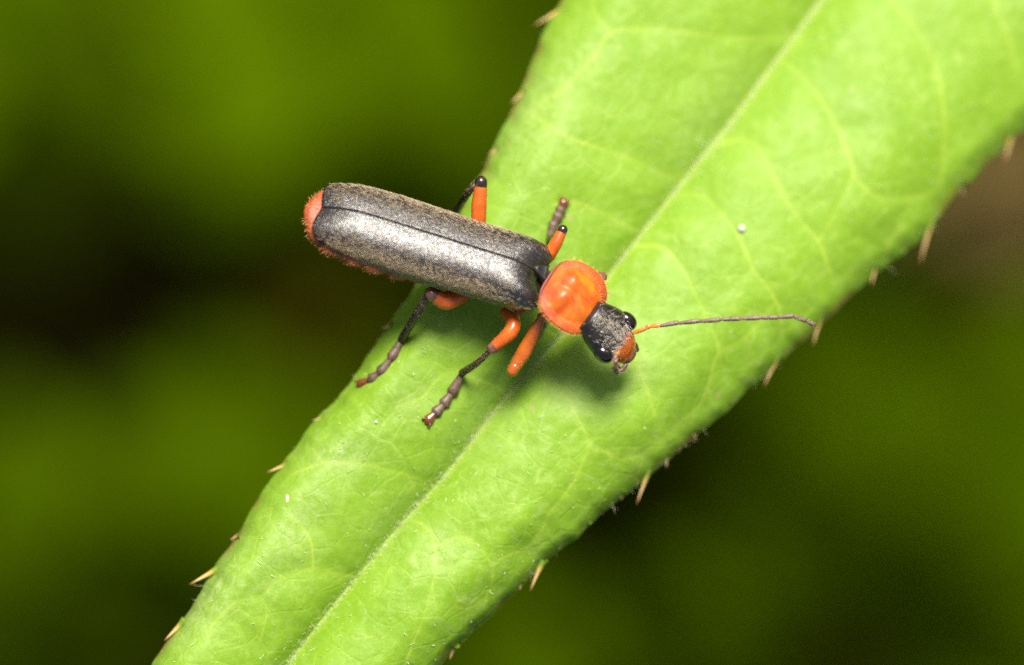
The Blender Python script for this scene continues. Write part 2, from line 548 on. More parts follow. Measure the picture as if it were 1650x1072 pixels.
VEINS = [
    [(1261, 99), (1293, 125), (1334, 178), (1366, 246), (1374, 282), (1350, 334), (1319, 389)],
    [(1225, 135), (1245, 100), (1261, 99)],
    [(1374, 282), (1413, 319), (1470, 319), (1500, 312)],
    [(1400, -60), (1434, 0), (1470, 42), (1502, 94), (1515, 136), (1522, 209), (1517, 292), (1500, 312)],
    [(1150, 236), (1200, 225), (1230, 251), (1261, 313), (1293, 360), (1319, 389), (1340, 444)],
    [(1080, 320), (1130, 315), (1162, 345), (1193, 387), (1214, 434), (1251, 486), (1262, 540)],
    [(1020, 396), (1070, 400), (1099, 434), (1125, 481), (1138, 512), (1157, 554), (1157, 572)],
    [(868, 582), (889, 605), (913, 639), (928, 669), (946, 704), (948, 721), (933, 758), (913, 793), (884, 828), (874, 853)],
    [(948, 721), (978, 729), (1003, 741), (1042, 726), (1067, 699), (1122, 659), (1142, 619), (1157, 570), (1200, 545), (1251, 486)],
    [(962, 480), (1000, 530), (1025, 585), (1042, 624), (1052, 659), (1067, 699)],
    [(655, 834), (689, 851), (701, 880), (701, 923), (684, 990), (665, 1038), (653, 1070)],
    [(701, 880), (746, 866), (780, 890), (794, 923), (784, 961), (756, 980), (735, 978)],
    [(874, 853), (850, 880), (800, 905), (794, 923)],
    [(712, 776), (694, 784), (670, 770), (622, 756), (570, 746), (522, 746), (469, 765)],
    [(522, 746), (505, 720), (530, 700)],
    [(574, 930), (546, 925), (505, 916), (464, 930), (441, 940), (421, 961), (378, 971), (340, 1010)],
    [(421, 961), (430, 985), (420, 1030)],
    [(505, 916), (500, 870), (470, 830)],
    [(1120, 268), (1080, 285), (1030, 262), (973, 241), (913, 220), (870, 193)],
    [(1060, 345), (1030, 372), (1008, 362), (962, 340), (927, 326), (890, 330)],
    [(1290, 50), (1240, 60), (1180, 62), (1100, 50), (1040, 48), (984, 53), (945, 106), (900, 150), (867, 170)],
    [(984, 53), (960, 20), (950, -40)],
    [(1042, 726), (1040, 750), (1020, 775)],
    [(1470, 319), (1440, 380), (1425, 420)],
    [(1600, -60), (1600, 0), (1625, 60), (1640, 120)],
    [(820, 632), (770, 612), (720, 600), (680, 640), (640, 655)],
    [(900, 548), (850, 505), (800, 470)],
]


def poly_dist(px, py, polys):
    d = np.full(px.shape, 1e9)
    for pl in polys:
        q = spline([(a, b, 0) for a, b in pl], 5)[:, :2]
        for (x0, y0), (x1, y1) in zip(q[:-1], q[1:]):
            vx, vy = x1 - x0, y1 - y0
            L2 = vx * vx + vy * vy + 1e-9
            k = np.clip(((px - x0) * vx + (py - y0) * vy) / L2, 0, 1)
            d = np.minimum(d, np.hypot(px - x0 - k * vx, py - y0 - k * vy))
    return d


def leaf_base(t, u):
    """Height of the blade in mm without the fine relief."""
    a = np.abs(u)
    right = u > 0
    arch = np.where(right, 1.25 * (1 - np.exp(-a / 0.20)), 1.05 * (1 - np.exp(-a / 0.19)))
    roll = np.where(right, 1.45 * sstep(0.56, 1.12, a) ** 1.3, 1.5 * sstep(0.66, 1.1, a) ** 1.4)
    rim = 0.42 * np.clip((a - 0.9) / 0.1, 0, 1) ** 2
    z = -0.98 + arch - roll - rim
    z = z - 2.0 * (t - 450) / 1000 - 2.5 * (np.clip(t - 380, 0, None) / 1000) ** 2
    return z


def leaf_z(px, py):
    t, u = leaf_u(np.array([px], float), np.array([py], float))
    return float(leaf_base(t, np.clip(u, -1, 1))[0])


def fine_relief(px, py, vd):
    wav = 0.16 * vnoise(px / 130, py / 130, 21) + 0.05 * vnoise(px / 42, py / 42, 22) + 0.012 * vnoise(px / 12, py / 12, 23)
    bul = 0.10 * (1 - np.exp(-(vd / 38.0) ** 1.3)) - 0.06
    return wav + bul


LEAF_ROOT_LOC = P(*from_ts(2700, 40), leaf_base(np.array([2700.0]), np.array([0.0]))[0])
leaf = empty('thistle_leaf', LEAF_ROOT_LOC)
tag(leaf, 'long green spiny edged thistle leaf crossing the frame diagonally under the beetle', 'leaf')


def build_blade():
    t1 = np.concatenate([np.arange(-950, -160, 14.0), np.arange(-160, 1720, 3.2), np.arange(1720, 2701, 14.0)])
    nu = 231
    x = np.linspace(-1, 1, nu)
    u = np.sign(x) * (1 - (1 - np.abs(x)) ** 1.25)
    m, l, r = (np.interp(t1, TT, S) for S in (S_M, S_L, S_R))
    wob = 3.0 * vnoise(t1 / 60, t1 * 0, 5) + 1.6 * vnoise(t1 / 17, t1 * 0 + 7, 6)
    l = l + wob; r = r + wob[::-1]
    T, U = np.meshgrid(t1, u, indexing='ij')
    S = np.where(U < 0, m[:, None] + U * (m - l)[:, None], m[:, None] + U * (r - m)[:, None])
    px, py = from_ts(T, S)
    vd = poly_dist(px, py, VEINS)
    md = np.abs(S - m[:, None])
    edge = 1 - np.abs(U)
    Z = leaf_base(T, U) + fine_relief(px, py, np.minimum(vd, md * 1.2)) * sstep(0, 0.10, edge)
    wdt = 1.5 + 1.1 * (0.5 + 0.5 * vnoise(px / 40, py / 40, 31))
    vein = np.exp(-(vd / wdt) ** 2) * (0.50 + 0.42 * vnoise(px / 45, py / 45, 32)) + 0.09 * np.exp(-(vd / 9.0) ** 2)
    vein = np.clip(np.maximum(vein, 0.6 * np.exp(-(md / 7.0) ** 2)), 0, 1) * (1 - 0.4 * sstep(0.12, 0.0, edge))
    k = (DIST - Z) / DIST
    V = np.stack([(px - 825) * MM * k, (536 - py) * MM * k, Z], -1).reshape(-1, 3) - LEAF_ROOT_LOC
    F = grid_faces(len(t1), nu)[:, ::-1]
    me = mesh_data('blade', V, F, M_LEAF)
    at = me.attributes.new('vein', 'FLOAT', 'POINT')
    at.data.foreach_set('value', vein.reshape(-1).astype(np.float32))
    mg = sstep(0.045, 0.0, edge) * np.clip(0.15 + 1.3 * vnoise(T / 26, U * 2 + 5, 71), 0, 1)
    wax_sheen = np.zeros_like(px)  # patches of pale wax and of painted sheen, mostly at the lower left
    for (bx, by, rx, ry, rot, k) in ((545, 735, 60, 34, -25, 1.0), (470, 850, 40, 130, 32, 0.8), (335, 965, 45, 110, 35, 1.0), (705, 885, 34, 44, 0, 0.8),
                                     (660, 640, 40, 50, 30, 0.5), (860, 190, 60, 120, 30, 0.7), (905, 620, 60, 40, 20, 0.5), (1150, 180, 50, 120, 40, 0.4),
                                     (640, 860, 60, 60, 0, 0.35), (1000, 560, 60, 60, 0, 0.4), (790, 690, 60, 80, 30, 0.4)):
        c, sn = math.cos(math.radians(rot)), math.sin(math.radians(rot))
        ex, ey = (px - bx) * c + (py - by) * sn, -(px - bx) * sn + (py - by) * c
        wax_sheen = np.maximum(wax_sheen, k * np.exp(-(ex / rx) ** 2 - (ey / ry) ** 2))
    at3 = me.attributes.new('wax_sheen', 'FLOAT', 'POINT')
    at3.data.foreach_set('value', wax_sheen.reshape(-1).astype(np.float32))
    at2 = me.attributes.new('margin', 'FLOAT', 'POINT')
    at2.data.foreach_set('value', mg.reshape(-1).astype(np.float32))
    o = link('blade', me, leaf, Matrix.Translation(Vector(LEAF_ROOT_LOC)))
    so = o.modifiers.new('thickness', 'SOLIDIFY')
    so.thickness = 0.16
    so.offset = -1 if me.polygons[0].normal.z > 0 else 1
    return o


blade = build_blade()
LM = Matrix.Translation(Vector(LEAF_ROOT_LOC))


def surf(px, py):
    """Point on the finished blade."""
    ppx, ppy = np.atleast_1d(np.asarray(px, float)), np.atleast_1d(np.asarray(py, float))
    t, u = leaf_u(ppx, ppy)
    m = np.interp(t, TT, S_M)
    _, s = to_ts(ppx, ppy)
    vd = poly_dist(ppx, ppy, VEINS)
    z = leaf_base(t, u) + fine_relief(ppx, ppy, np.minimum(vd, np.abs(s - m) * 1.2)) * sstep(0, 0.10, 1 - np.abs(u))
    k = (DIST - z) / DIST
    return np.stack([(ppx - 825) * MM * k, (536 - ppy) * MM * k, z], -1)


def build_midrib():
    t = np.arange(-900, 2700, 9.0)
    s = np.interp(t, TT, S_M)
    px, py = from_ts(t, s)
    c = surf(px, py)
    c[:, 2] -= 0.02
    rad = np.interp(t, [-900, 0, 700, 1300, 2700], [0.05, 0.10, 0.12, 0.15, 0.5]) * (1 + 0.22 * vnoise(t / 14, t * 0, 8))
    V, F = tube(c, rad, n=10, k=1, cap=1, flat=0.45)
    o = mk('midrib', (V - LEAF_ROOT_LOC, F), M_RIB, leaf, LM)
    tag(o, 'pale brownish midrib running down the middle of the leaf')


build_midrib()

# leaf stem that carries the leaf, beyond the frame
sp = LEAF_ROOT_LOC
V, F = tube([sp + (-1.5, 1.5, 0.1), sp + (2, -1, -1.2), sp + (7, -4, -14), sp + (10, -6, -90), sp + (14, -8, -260), sp + (13, -8, -436)],
            [0.5, 0.7, 1.6, 2.4, 3.0, 3.4], n=12)
mk('leaf_stem', (V - sp, F), plant_material('green stem', (0.05, 0.11, 0.012), (0.08, 0.15, 0.02)), leaf, LM)


def spine_mesh():
    n, rows = 7, 8
    V = []
    for i in range(rows):
        t = i / (rows - 1)
        r = 0.155 * (1 - t) ** 1.15 + 0.012 + 0.09 * math.exp(-t * 6)
        cx = 0.10 * t * t
        for j in range(n):
            a = 2 * math.pi * j / n
            V.append((cx + r * math.cos(a), 0.75 * r * math.sin(a), t))
    F = grid_faces(rows, n, True).tolist() + [[(rows - 1) * n + i for i in range(n)]]
    return mesh_data('spine', V, F, M_SPINE)


SPINE = spine_mesh()
SPINES = [((897, 2), (860, 40)), ((840, 138), (823, 166)), ((797, 230), (787, 250)), ((456, 742), (431, 760)), ((347, 910), (306, 940)),
          ((292, 998), (264, 1030)), ((1513, 354), (1481, 424)), ((1482, 372), (1467, 388)), ((1417, 432), (1404, 460)), ((1332, 510), (1309, 557)),
          ((1256, 570), (1230, 622)), ((1180, 652), (1166, 664)), ((1130, 694), (1119, 710)), ((1082, 733), (1073, 753)), ((1052, 757), (1026, 812)),
          ((1008, 792), (1001, 805)), ((950, 842), (930, 866)), ((879, 904), (853, 951)), ((845, 938), (838, 950)), ((737, 1042), (724, 1062)),
          ((516, 668), (504, 676)), ((1640, 215), (1618, 262)), ((383, 856), (372, 868)), ((625, 518), (615, 528)), ((1560, 296), (1549, 316))]
for (b, e) in SPINES:
    t, u = leaf_u(np.array([b[0]], float), np.array([b[1]], float))
    ub = float(np.clip(u[0], -0.965, 0.965))
    m, l, r = (float(np.interp(t[0], TT, S)) for S in (S_M, S_L, S_R))
    s = m + ub * (m - l) if ub < 0 else m + ub * (r - m)
    bx, by = from_ts(float(t[0]), s)
    p0 = surf(bx, by)[0]; p0[2] -= 0.14
    dz = -0.12 - 0.25 * random.random()
    p1 = P(e[0], e[1], p0[2] + dz)
    d = Vector(p1 - p0); L = d.length
    f = (0.85 + 0.3 * random.random()) * min(1.0, 0.62 + 0.35 / L)
    Mx = frame(p0, (0.3, 0.2, 1.0), d)
    # local Z runs along the spine
    zax = d.normalized(); xax = Vector((random.uniform(-.4, .4), -0.5, 1.0)); xax = (xax - zax * xax.dot(zax)).normalized(); yax = zax.cross(xax)
    R = Matrix((xax, yax, zax)).transposed().to_4x4()
    Mx = Matrix.Translation(Vector(p0)) @ R @ Matrix.Diagonal((f * (0.6 + 0.4 * min(L, 1.2)), f * (0.6 + 0.4 * min(L, 1.2)), L, 1))
    o = link('spine', SPINE, leaf, Mx)


def leaf_fuzz():
    """Short white hairs on the blade, denser by the midrib; curly hairs on the margin."""
    n = 5200
    t = RNG.uniform(-150, 1650, n)
    u = np.concatenate([RNG.uniform(-0.97, 0.97, n - 1700), np.clip(RNG.normal(0, 0.10, 1700), -0.9, 0.9)])
    clump = vnoise(t / 90, u * 6, 41)
    keep = clump + RNG.uniform(-1, 1, n) > 0.25 + 0.35 * sstep(400, 1200, t)
    t, u = t[keep], u[keep]
    m, l, r = (np.interp(t, TT, S) for S in (S_M, S_L, S_R))
    s = np.where(u < 0, m + u * (m - l), m + u * (r - m))
    px, py = from_ts(t, s)
    p = surf(px, py)
    N = len(p)
    d = np.stack([RNG.normal(0, 1, N) - 0.3, RNG.normal(0, 1, N) - 0.4, RNG.uniform(0.25, 1.3, N)], -1)
    V, F = hairs(p, d, 0.03 + 0.15 * RNG.uniform(0, 1, N) ** 2 * (1 + 0.5 * (np.abs(u) < 0.12)), RNG.uniform(0.014, 0.036, N), RNG.normal(0, 0.35, (N, 3)))
    o = mk('leaf_hairs', (V - LEAF_ROOT_LOC, F), M_WHITE, leaf, LM)
    tag(o, kind='stuff')
    # margin
    n = 520
    t = RNG.uniform(-150, 1650, n)
    side = RNG.choice([-1, 1, 1], n)
    m, l, r = (np.interp(t, TT, S) for S in (S_M, S_L, S_R))
    u = side * RNG.uniform(0.965, 1.0, n)
    s = np.where(u < 0, m + u * (m - l), m + u * (r - m))
    px, py = from_ts(t, s)
    p = surf(px, py)
    outx = np.where(side < 0, -0.75, 0.75); outy = np.where(side < 0, 0.6, -0.6)
    d = np.stack([outx + RNG.normal(-0.3, 0.6, n), outy + RNG.normal(-0.3, 0.6, n), RNG.normal(0, 0.4, n)], -1)
    cl = np.clip(0.5 + 1.1 * vnoise(t / 30, side * 3.0, 44), 0.15, 1.3)
    V, F = hairs(p, d, RNG.uniform(0.05, 0.22, n) * cl, 0.016, RNG.normal(0, 0.7, (n, 3)), seg=3)
    o = mk('margin_hairs', (V - LEAF_ROOT_LOC, F), M_EDGEHAIR, leaf, LM)
    tag(o, kind='stuff')
    # fuzz along the midrib
    n = 1500
    t = -150 + 1800 * RNG.uniform(0, 1, n) ** 1.6
    s = np.interp(t, TT, S_M) + RNG.normal(0, 4.0, n)
    px, py = from_ts(t, s)
    p = surf(px, py); p[:, 2] += 0.03
    d = np.stack([RNG.normal(0, 1, n), RNG.normal(0, 1, n), RNG.uniform(0.1, 0.8, n)], -1)
    V, F = hairs(p, d, RNG.uniform(0.06, 0.18, n), 0.018, RNG.normal(0, 0.5, (n, 3)), seg=2)
    o = mk('midrib_hairs', (V - LEAF_ROOT_LOC, F), M_WHITE, leaf, LM)
    tag(o, kind='stuff')


leaf_fuzz()

# ------------------------------------------------------------------ the beetle
BLOC = P(745, 470, leaf_z(745, 470))
beetle = empty('soldier_beetle', BLOC)
tag(beetle, 'soldier beetle with black hairy wing cases and orange neck shield walking on the leaf', 'beetle')
BM = Matrix.Translation(Vector(BLOC))
FWD = Vector((0.955, -0.297, -0.035)).normalized()
LEFTV = Vector((0.297, 0.955, 0.0))
ROLL = math.radians(27)
UPV = Vector((0, 0, 1)) * math.cos(ROLL) + LEFTV * math.sin(ROLL)
EC = P(695, 397, 1.55)
EF = frame(EC, FWD, UPV)


def warr(M, pts):
    A = np.array(M)
    return np.asarray(pts) @ A[:3, :3].T + A[:3, 3]


def elytron_pts(s, a, side):
    """s 0 front .. 1 rear, a 0 suture .. 1 margin."""
    xf = 3.86 + 0.27 * sstep(0, 0.38, a) - 0.62 * np.clip(a - 0.55, 0, None) ** 1.6 * 2.2
    xr = -4.16 + 0.12 * np.clip((0.30 - a) / 0.30, 0, 1) ** 2.2 + 1.45 * np.clip((a - 0.30) / 0.70, 0, 1) ** 2.0
    x = xf + (xr - xf) * s
    hf = 1 - 0.74 * (1 - np.clip(s / 0.155, 0, 1)) ** 2.1 - 0.66 * np.clip((s - 0.76) / 0.24, 0, 1) ** 2.2
    wf = np.interp(s, [0, 0.05, 0.14, 0.4, 0.7, 0.9, 1.0], [0.93, 0.975, 0.985, 0.985, 1.02, 1.0, 0.93])
    phi = a * math.radians(97)
    W, H = 1.36, 0.92
    y = W * wf * np.sin(phi) ** 0.84
    z = H * hf * np.sign(np.cos(phi)) * np.abs(np.cos(phi)) ** 0.74
    z = z + 0.07 * np.exp(-((s - 0.10) / 0.09) ** 2 - ((a - 0.52) / 0.22) ** 2)            # shoulder bump
    z = z + 0.008 * np.exp(-(a / 0.035) ** 2)                                                # raised suture
    y = y + 0.012
    return np.stack([x, side * y, z], -1)


def build_elytron(side):
    ns, na = 110, 46
    S, A = np.meshgrid(np.linspace(0, 1, ns), np.linspace(0, 1, na) ** 1.1, indexing='ij')
    Pp = elytron_pts(S, A, side)
    fold = Pp[:, :1, :].copy(); fold[..., 2] -= 0.12
    brim = Pp[:, -1:, :].copy(); brim[..., 1] -= side * 0.16; brim[..., 2] -= 0.04
    Pp = np.concatenate([fold, Pp, brim], 1)
    # front and rear lips turned down
    lip = Pp[:1].copy(); lip[..., 0] -= 0.06; lip[..., 2] -= 0.16
    lip2 = Pp[-1:].copy(); lip2[..., 0] += 0.05; lip2[..., 2] -= 0.14
    Pp = np.concatenate([lip, Pp, lip2], 0)
    F = grid_faces(Pp.shape[0], Pp.shape[1])
    if side > 0: F = F[:, ::-1]
    o = mk('elytron', (Pp.reshape(-1, 3), F), M_EL, beetle, EF)
    tag(o, 'black wing case, the one facing the viewer' if side < 0 else 'black wing case, the far one')
    # pubescence
    n = 5600
    s, a = RNG.uniform(0.0, 1.0, n), RNG.uniform(0.0, 1.0, n) ** 0.8
    p = elytron_pts(s, a, side)
    e = 1e-3
    ds = (elytron_pts(s + e, a, side) - p) / e
    da = (elytron_pts(s, a + e, side) - p) / e
    nn = np.cross(ds, da) * (-side)
    nn /= np.linalg.norm(nn, axis=1, keepdims=True) + 1e-9
    flip = (nn[:, 2] + 0.4 * nn[:, 1] * side) < 0
    nn[flip] *= -1
    ds /= np.linalg.norm(ds, axis=1, keepdims=True); da /= np.linalg.norm(da, axis=1, keepdims=True) + 1e-9
    d = ds + da * RNG.normal(0.0, 0.30, n)[:, None] + nn * RNG.uniform(0.12, 0.42, n)[:, None]
    keep = RNG.uniform(0, 1, n) < 0.10 + 0.90 * sstep(0.02, 0.30, s) * sstep(1.02, 0.90, s) * np.clip(0.28 + 0.72 * sstep(0.25, 0.8, a) + (0.35 if side > 0 else 0), 0, 1)
    p, d, nn = p[keep], d[keep], nn[keep]
    V, F = hairs(p, d, RNG.uniform(0.11, 0.24, len(p)), RNG.uniform(0.008, 0.013, len(p)), -nn * 0.22 + RNG.normal(0, 0.1, (len(p), 3)))
    h = mk('wing_case_hairs', (V, F), M_GOLD, beetle, EF)
    tag(h, kind='stuff')


build_elytron(1)
build_elytron(-1)


def build_body():
    xs = np.linspace(-4.60, 4.35, 190)
    n = 44
    th = np.arange(n) / n * 2 * math.pi
    w = np.interp(xs, [-4.60, -4.5, -4.2, -3.6, -2, 0, 1.2, 2.6, 3.6, 4.35], [0.15, 0.48, 0.88, 1.27, 1.46, 1.28, 1.12, 1.10, 0.95, 0.50])
    hgt = np.interp(xs, [-4.60, -4.4, -3.9, -2, 0, 2, 3.6, 4.35], [0.10, 0.34, 0.50, 0.62, 0.66, 0.72, 0.66, 0.40])
    zc = np.interp(xs, [-4.60, -4, 0, 2, 4.35], [-0.12, -0.28, -0.40, -0.42, -0.25])
    ph = (xs + 4.60) / 0.84
    fr = ph - np.floor(ph)
    seg = (np.sin(fr * math.pi) ** 0.55) * sstep(0.6, -0.6, xs) * sstep(-4.7, -4.2, xs)
    V = []
    for i, x in enumerate(xs):
        c, s = np.cos(th), np.sin(th)
        side = np.abs(c) ** 3
        ww = w[i] * (0.92 + 0.13 * seg[i] * side)
        V.append(np.stack([np.full(n, x), ww * np.sign(c) * np.abs(c) ** 0.8, zc[i] + hgt[i] * np.sign(s) * np.abs(s) ** 0.9 * (0.95 + 0.05 * seg[i])], -1))
    V = np.vstack(V)
    F = grid_faces(len(xs), n, True)
    mi = (0.25 * (xs[:-1] + xs[1:]) * 2 > 0.9).astype(int).repeat(n).tolist() + [0, 1]
    F = F.tolist() + [list(range(n))[::-1], [(len(xs) - 1) * n + i for i in range(n)]]
    o = mk('body', (V, F), [M_ABD, M_THX], beetle, EF, midx=mi)
    tag(o, 'reddish scalloped abdomen and dark thorax under the wing cases')
    # downy edge
    V = V.reshape(len(xs), n, 3)
    N = 2600
    i = RNG.integers(2, int(len(xs) * 0.66), N); j = RNG.integers(0, n, N)
    p = V[i, j]
    out = p - np.stack([p[:, 0], p[:, 1] * 0, zc[i]], -1)
    out /= np.linalg.norm(out, axis=1, keepdims=True) + 1e-9
    d = out * 0.7 + np.array((-0.8, 0, 0)) + RNG.normal(0, 0.3, (N, 3))
    Vh, Fh = hairs(p, d, RNG.uniform(0.07, 0.17, N), 0.012)
    h = mk('abdomen_hairs', (Vh, Fh), M_ORHAIR, beetle, EF)
    tag(h, kind='stuff')


build_body()

# scutellum: the small triangle between the wing cases
V = []
tri = [(4.12, 0.36), (4.12, -0.36), (3.70, -0.13), (3.60, 0.0), (3.70, 0.13)]
for k, (sc, z) in enumerate([(1.0, 0.55), (1.0, 0.78), (0.86, 0.845), (0.6, 0.825)]):
    cx = 3.93
    for (x, y) in tri:
        V.append((cx + (x - cx) * sc, y * sc, z - 0.30 * (x - 3.6) * (1 if k else 0.5)))
F = grid_faces(4, 5, True).tolist() + [[15, 16, 17, 18, 19]]
mk('scutellum', (np.array(V), F), M_HEAD, beetle, EF)

# pronotum
PF = frame(P(921, 479, 1.88), (0.80, -0.58, -0.20), Vector((0.14, 0.30, 0.94)))


def pron_R(th):
    c, s = np.cos(th), np.sin(th)
    e = 2.45
    r = (np.abs(c / 1.20) ** e + np.abs(s / 1.24) ** e) ** (-1 / e)
    return r * (1 - 0.09 * np.clip(-c, 0, 1) ** 3 + 0.02 * c)


def build_pronotum():
    nt, nr = 96, 30
    th = np.arange(nt) / nt * 2 * math.pi
    r = np.linspace(0.02, 1, nr)
    R, TH = np.meshgrid(r, th, indexing='ij')
    rad = R * pron_R(TH)
    x, y = rad * np.cos(TH), rad * np.sin(TH)
    z = 0.56 * (1 - R ** 2.0) - 0.04 + 0.24 * np.clip(R - 0.72, 0, None) / 0.28 * np.abs(np.sin(TH)) ** 2
    z = z + 0.17 * (np.exp(-((x + 0.42) ** 2 + (y - 0.40) ** 2) / 0.10) + np.exp(-((x + 0.42) ** 2 + (y + 0.40) ** 2) / 0.10)) \
        - 0.05 * np.exp(-(y / 0.10) ** 2) * sstep(1.0, 0.3, R) + 0.05 * vnoise(x * 2.2 + 9, y * 2.2 + 9, 55) * (1 - R ** 3)
    top = np.stack([x, y, z], -1)
    edge = top[-1:].copy(); edge[..., 2] -= 0.10; edge[..., :2] *= 1.0
    und = []
    for f, dz in ((0.88, -0.16), (0.55, -0.32), (0.05, -0.36)):
        q = top[-1:].copy(); q[..., :2] *= f; q[..., 2] = dz; und.append(q)
    A = np.concatenate([top, edge] + und, 0)
    F = grid_faces(A.shape[0], nt, True).tolist() + [list(range(nt))[::-1], [(A.shape[0] - 1) * nt + i for i in range(nt)][::-1]]
    F = [f[::-1] for f in F] if False else F
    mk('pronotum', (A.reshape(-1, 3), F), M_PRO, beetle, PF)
    # dark raised rim along the rear edge
    tt = np.linspace(math.pi * 0.72, math.pi * 1.28, 15)
    pts = np.stack([pron_R(tt) * np.cos(tt), pron_R(tt) * np.sin(tt), np.full(15, 0.03)], -1)
    mk('pronotum_rim', tube(pts, [0.035, 0.055, 0.055, 0.035], n=8, k=2), simple('dark red rim', (0.10, 0.012, 0.004), (0.20, 0.026, 0.006), 3, 0.45), beetle, PF)
    # fringe
    N = 1300
    t = RNG.uniform(-math.pi, math.pi, N)
    t = t[np.abs(np.abs(t) - math.pi) > 0.75]
    N = len(t)
    rf = 1 - 0.30 * RNG.uniform(0, 1, N) ** 3
    rr = pron_R(t) * rf
    p = np.stack([rr * np.cos(t), rr * np.sin(t), 0.54 * (1 - rf ** 2) + 0.16 * np.clip(rf - 0.72, 0, None) / 0.28 * np.abs(np.sin(t)) ** 2 - 0.06 * RNG.uniform(0, 1, N)], -1)
    d = np.stack([np.cos(t), np.sin(t), RNG.normal(0.15, 0.25, N)], -1) + RNG.normal(0, 0.25, (N, 3))
    V, F = hairs(p, d, RNG.uniform(0.06, 0.18, N), 0.013)
    h = mk('pronotum_hairs', (V, F), M_ORHAIR, beetle, PF)
    tag(h, kind='stuff')


build_pronotum()

# head
HF = frame(P(984, 538, 1.68), (0.70, -0.66, -0.42), Vector((0.30, 0.12, 0.92))) @ Matrix.Scale(1.06, 4)
head = empty('head', np.array(HF.translation), beetle)


def loft(rows, n=36, ex=1.0):
    """rows: x, half width, z top, z bottom."""
    th = np.arange(n) / n * 2 * math.pi
    q = spline([(r[0], r[1], r[2]) for r in rows], 5)
    zb = spline([(r[0], r[3], 0) for r in rows], 5)[:, 1]
    V = []
    for (x, w, zt), b in zip(q, zb):
        c, s = np.cos(th), np.sin(th)
        V.append(np.stack([np.full(n, x), max(w, 0.005) * np.sign(c) * np.abs(c) ** ex, (zt + b) / 2 + (zt - b) / 2 * np.sign(s) * np.abs(s) ** ex], -1))
    m = len(V)
    F = grid_faces(m, n, True).tolist() + [list(range(n))[::-1], [(m - 1) * n + i for i in range(n)]]
    return np.vstack(V), F


sk = loft([(-1.0, 0.55, 0.24, -0.42), (-0.75, 0.68, 0.34, -0.5), (-0.4, 0.80, 0.42, -0.55), (-0.05, 0.87, 0.42, -0.55), (0.25, 0.83, 0.33, -0.5),
           (0.5, 0.52, 0.16, -0.42), (0.62, 0.30, 0.0, -0.3)], 40, 0.92)
mk('skull', sk, M_HEAD, head, HF)
fc = loft([(0.26, 0.48, 0.24, -0.40), (0.44, 0.60, 0.25, -0.48), (0.66, 0.60, 0.19, -0.50), (0.92, 0.50, 0.06, -0.46), (1.10, 0.34, -0.08, -0.38), (1.18, 0.10, -0.18, -0.28)], 36, 0.9)
mk('face', fc, M_FACE, head, HF)
lab = loft([(1.0, 0.30, -0.06, -0.34), (1.15, 0.31, -0.10, -0.34), (1.28, 0.22, -0.16, -0.32), (1.33, 0.06, -0.2, -0.28)], 24, 0.9)
mk('labrum', lab, M_KNEE, head, HF)


def ball(c, r, n=24, m=16):
    th = np.arange(n) / n * 2 * math.pi
    ph = np.linspace(0.06, math.pi - 0.06, m)
    V = np.stack([np.outer(np.sin(ph), np.cos(th)) * r[0] + c[0], np.outer(np.sin(ph), np.sin(th)) * r[1] + c[1], np.outer(np.cos(ph), np.ones(n)) * r[2] + c[2]], -1)
    F = grid_faces(m, n, True)[:, ::-1].tolist() + [list(range(n)), [(m - 1) * n + i for i in range(n)][::-1]]
    return V.reshape(-1, 3), F


for s in (1, -1):
    mk('eye', ball((0.18, s * 0.69, 0.04), (0.38, 0.28, 0.34)), M_EYE, head, HF)
    mk('mandible', tube([(0.95, s * 0.30, -0.28), (1.18, s * 0.27, -0.32), (1.36, s * 0.10, -0.36)], [0.09, 0.07, 0.02], n=10), M_KNEE, head, HF)
    mk('palp', tube([(0.80, s * 0.34, -0.42), (1.05, s * 0.48, -0.50), (1.20, s * 0.50, -0.46), (1.36, s * 0.40, -0.50)], [0.04, 0.05, 0.05, 0.085], n=10), M_TAR, head, HF)
N = 760
u, v = RNG.uniform(-0.95, 0.48, N), RNG.uniform(0.05, math.pi - 0.05, N)
qx = spline([(r[0], r[1], r[2]) for r in [(-1.0, 0.55, 0.24), (-0.75, 0.68, 0.34), (-0.4, 0.80, 0.42), (-0.05, 0.89, 0.42), (0.25, 0.86, 0.33), (0.5, 0.52, 0.16), (0.62, 0.30, 0.0)]], 5)
hw, ht = np.interp(u, qx[:, 0], qx[:, 1]), np.interp(u, qx[:, 0], qx[:, 2])
p = np.stack([u, hw * np.cos(v) * 0.99, -0.06 + (ht + 0.06) * np.sin(v)], -1)
d = np.stack([RNG.normal(0.55, 0.4, N), -0.55 * np.sign(np.cos(v)) + RNG.normal(0, 0.35, N), 0.35 * np.sin(v) + RNG.normal(0.05, 0.12, N)], -1)
Vh, Fh = hairs(p, d, RNG.uniform(0.18, 0.36, N), RNG.uniform(0.010, 0.016, N))
tag(mk('head_hairs', (Vh, Fh), M_SILVER, head, HF), kind='stuff')
N = 160
u, v = RNG.uniform(0.4, 1.0, N), RNG.uniform(0.1, math.pi - 0.1, N)
p = np.stack([u, np.interp(u, [0.3, 0.7, 1.0], [0.48, 0.5, 0.28]) * np.cos(v), np.interp(u, [0.3, 0.7, 1.0], [0.18, 0.13, -0.08]) * np.sin(v) + (np.sin(v) - 1) * 0.1], -1)
Vh, Fh = hairs(p, np.stack([RNG.normal(0.4, 0.4, N), RNG.normal(0, 0.4, N), RNG.uniform(0.3, 0.9, N)], -1), RNG.uniform(0.06, 0.14, N), 0.013)
tag(mk('face_hairs', (Vh, Fh), M_ORHAIR, head, HF), kind='stuff')


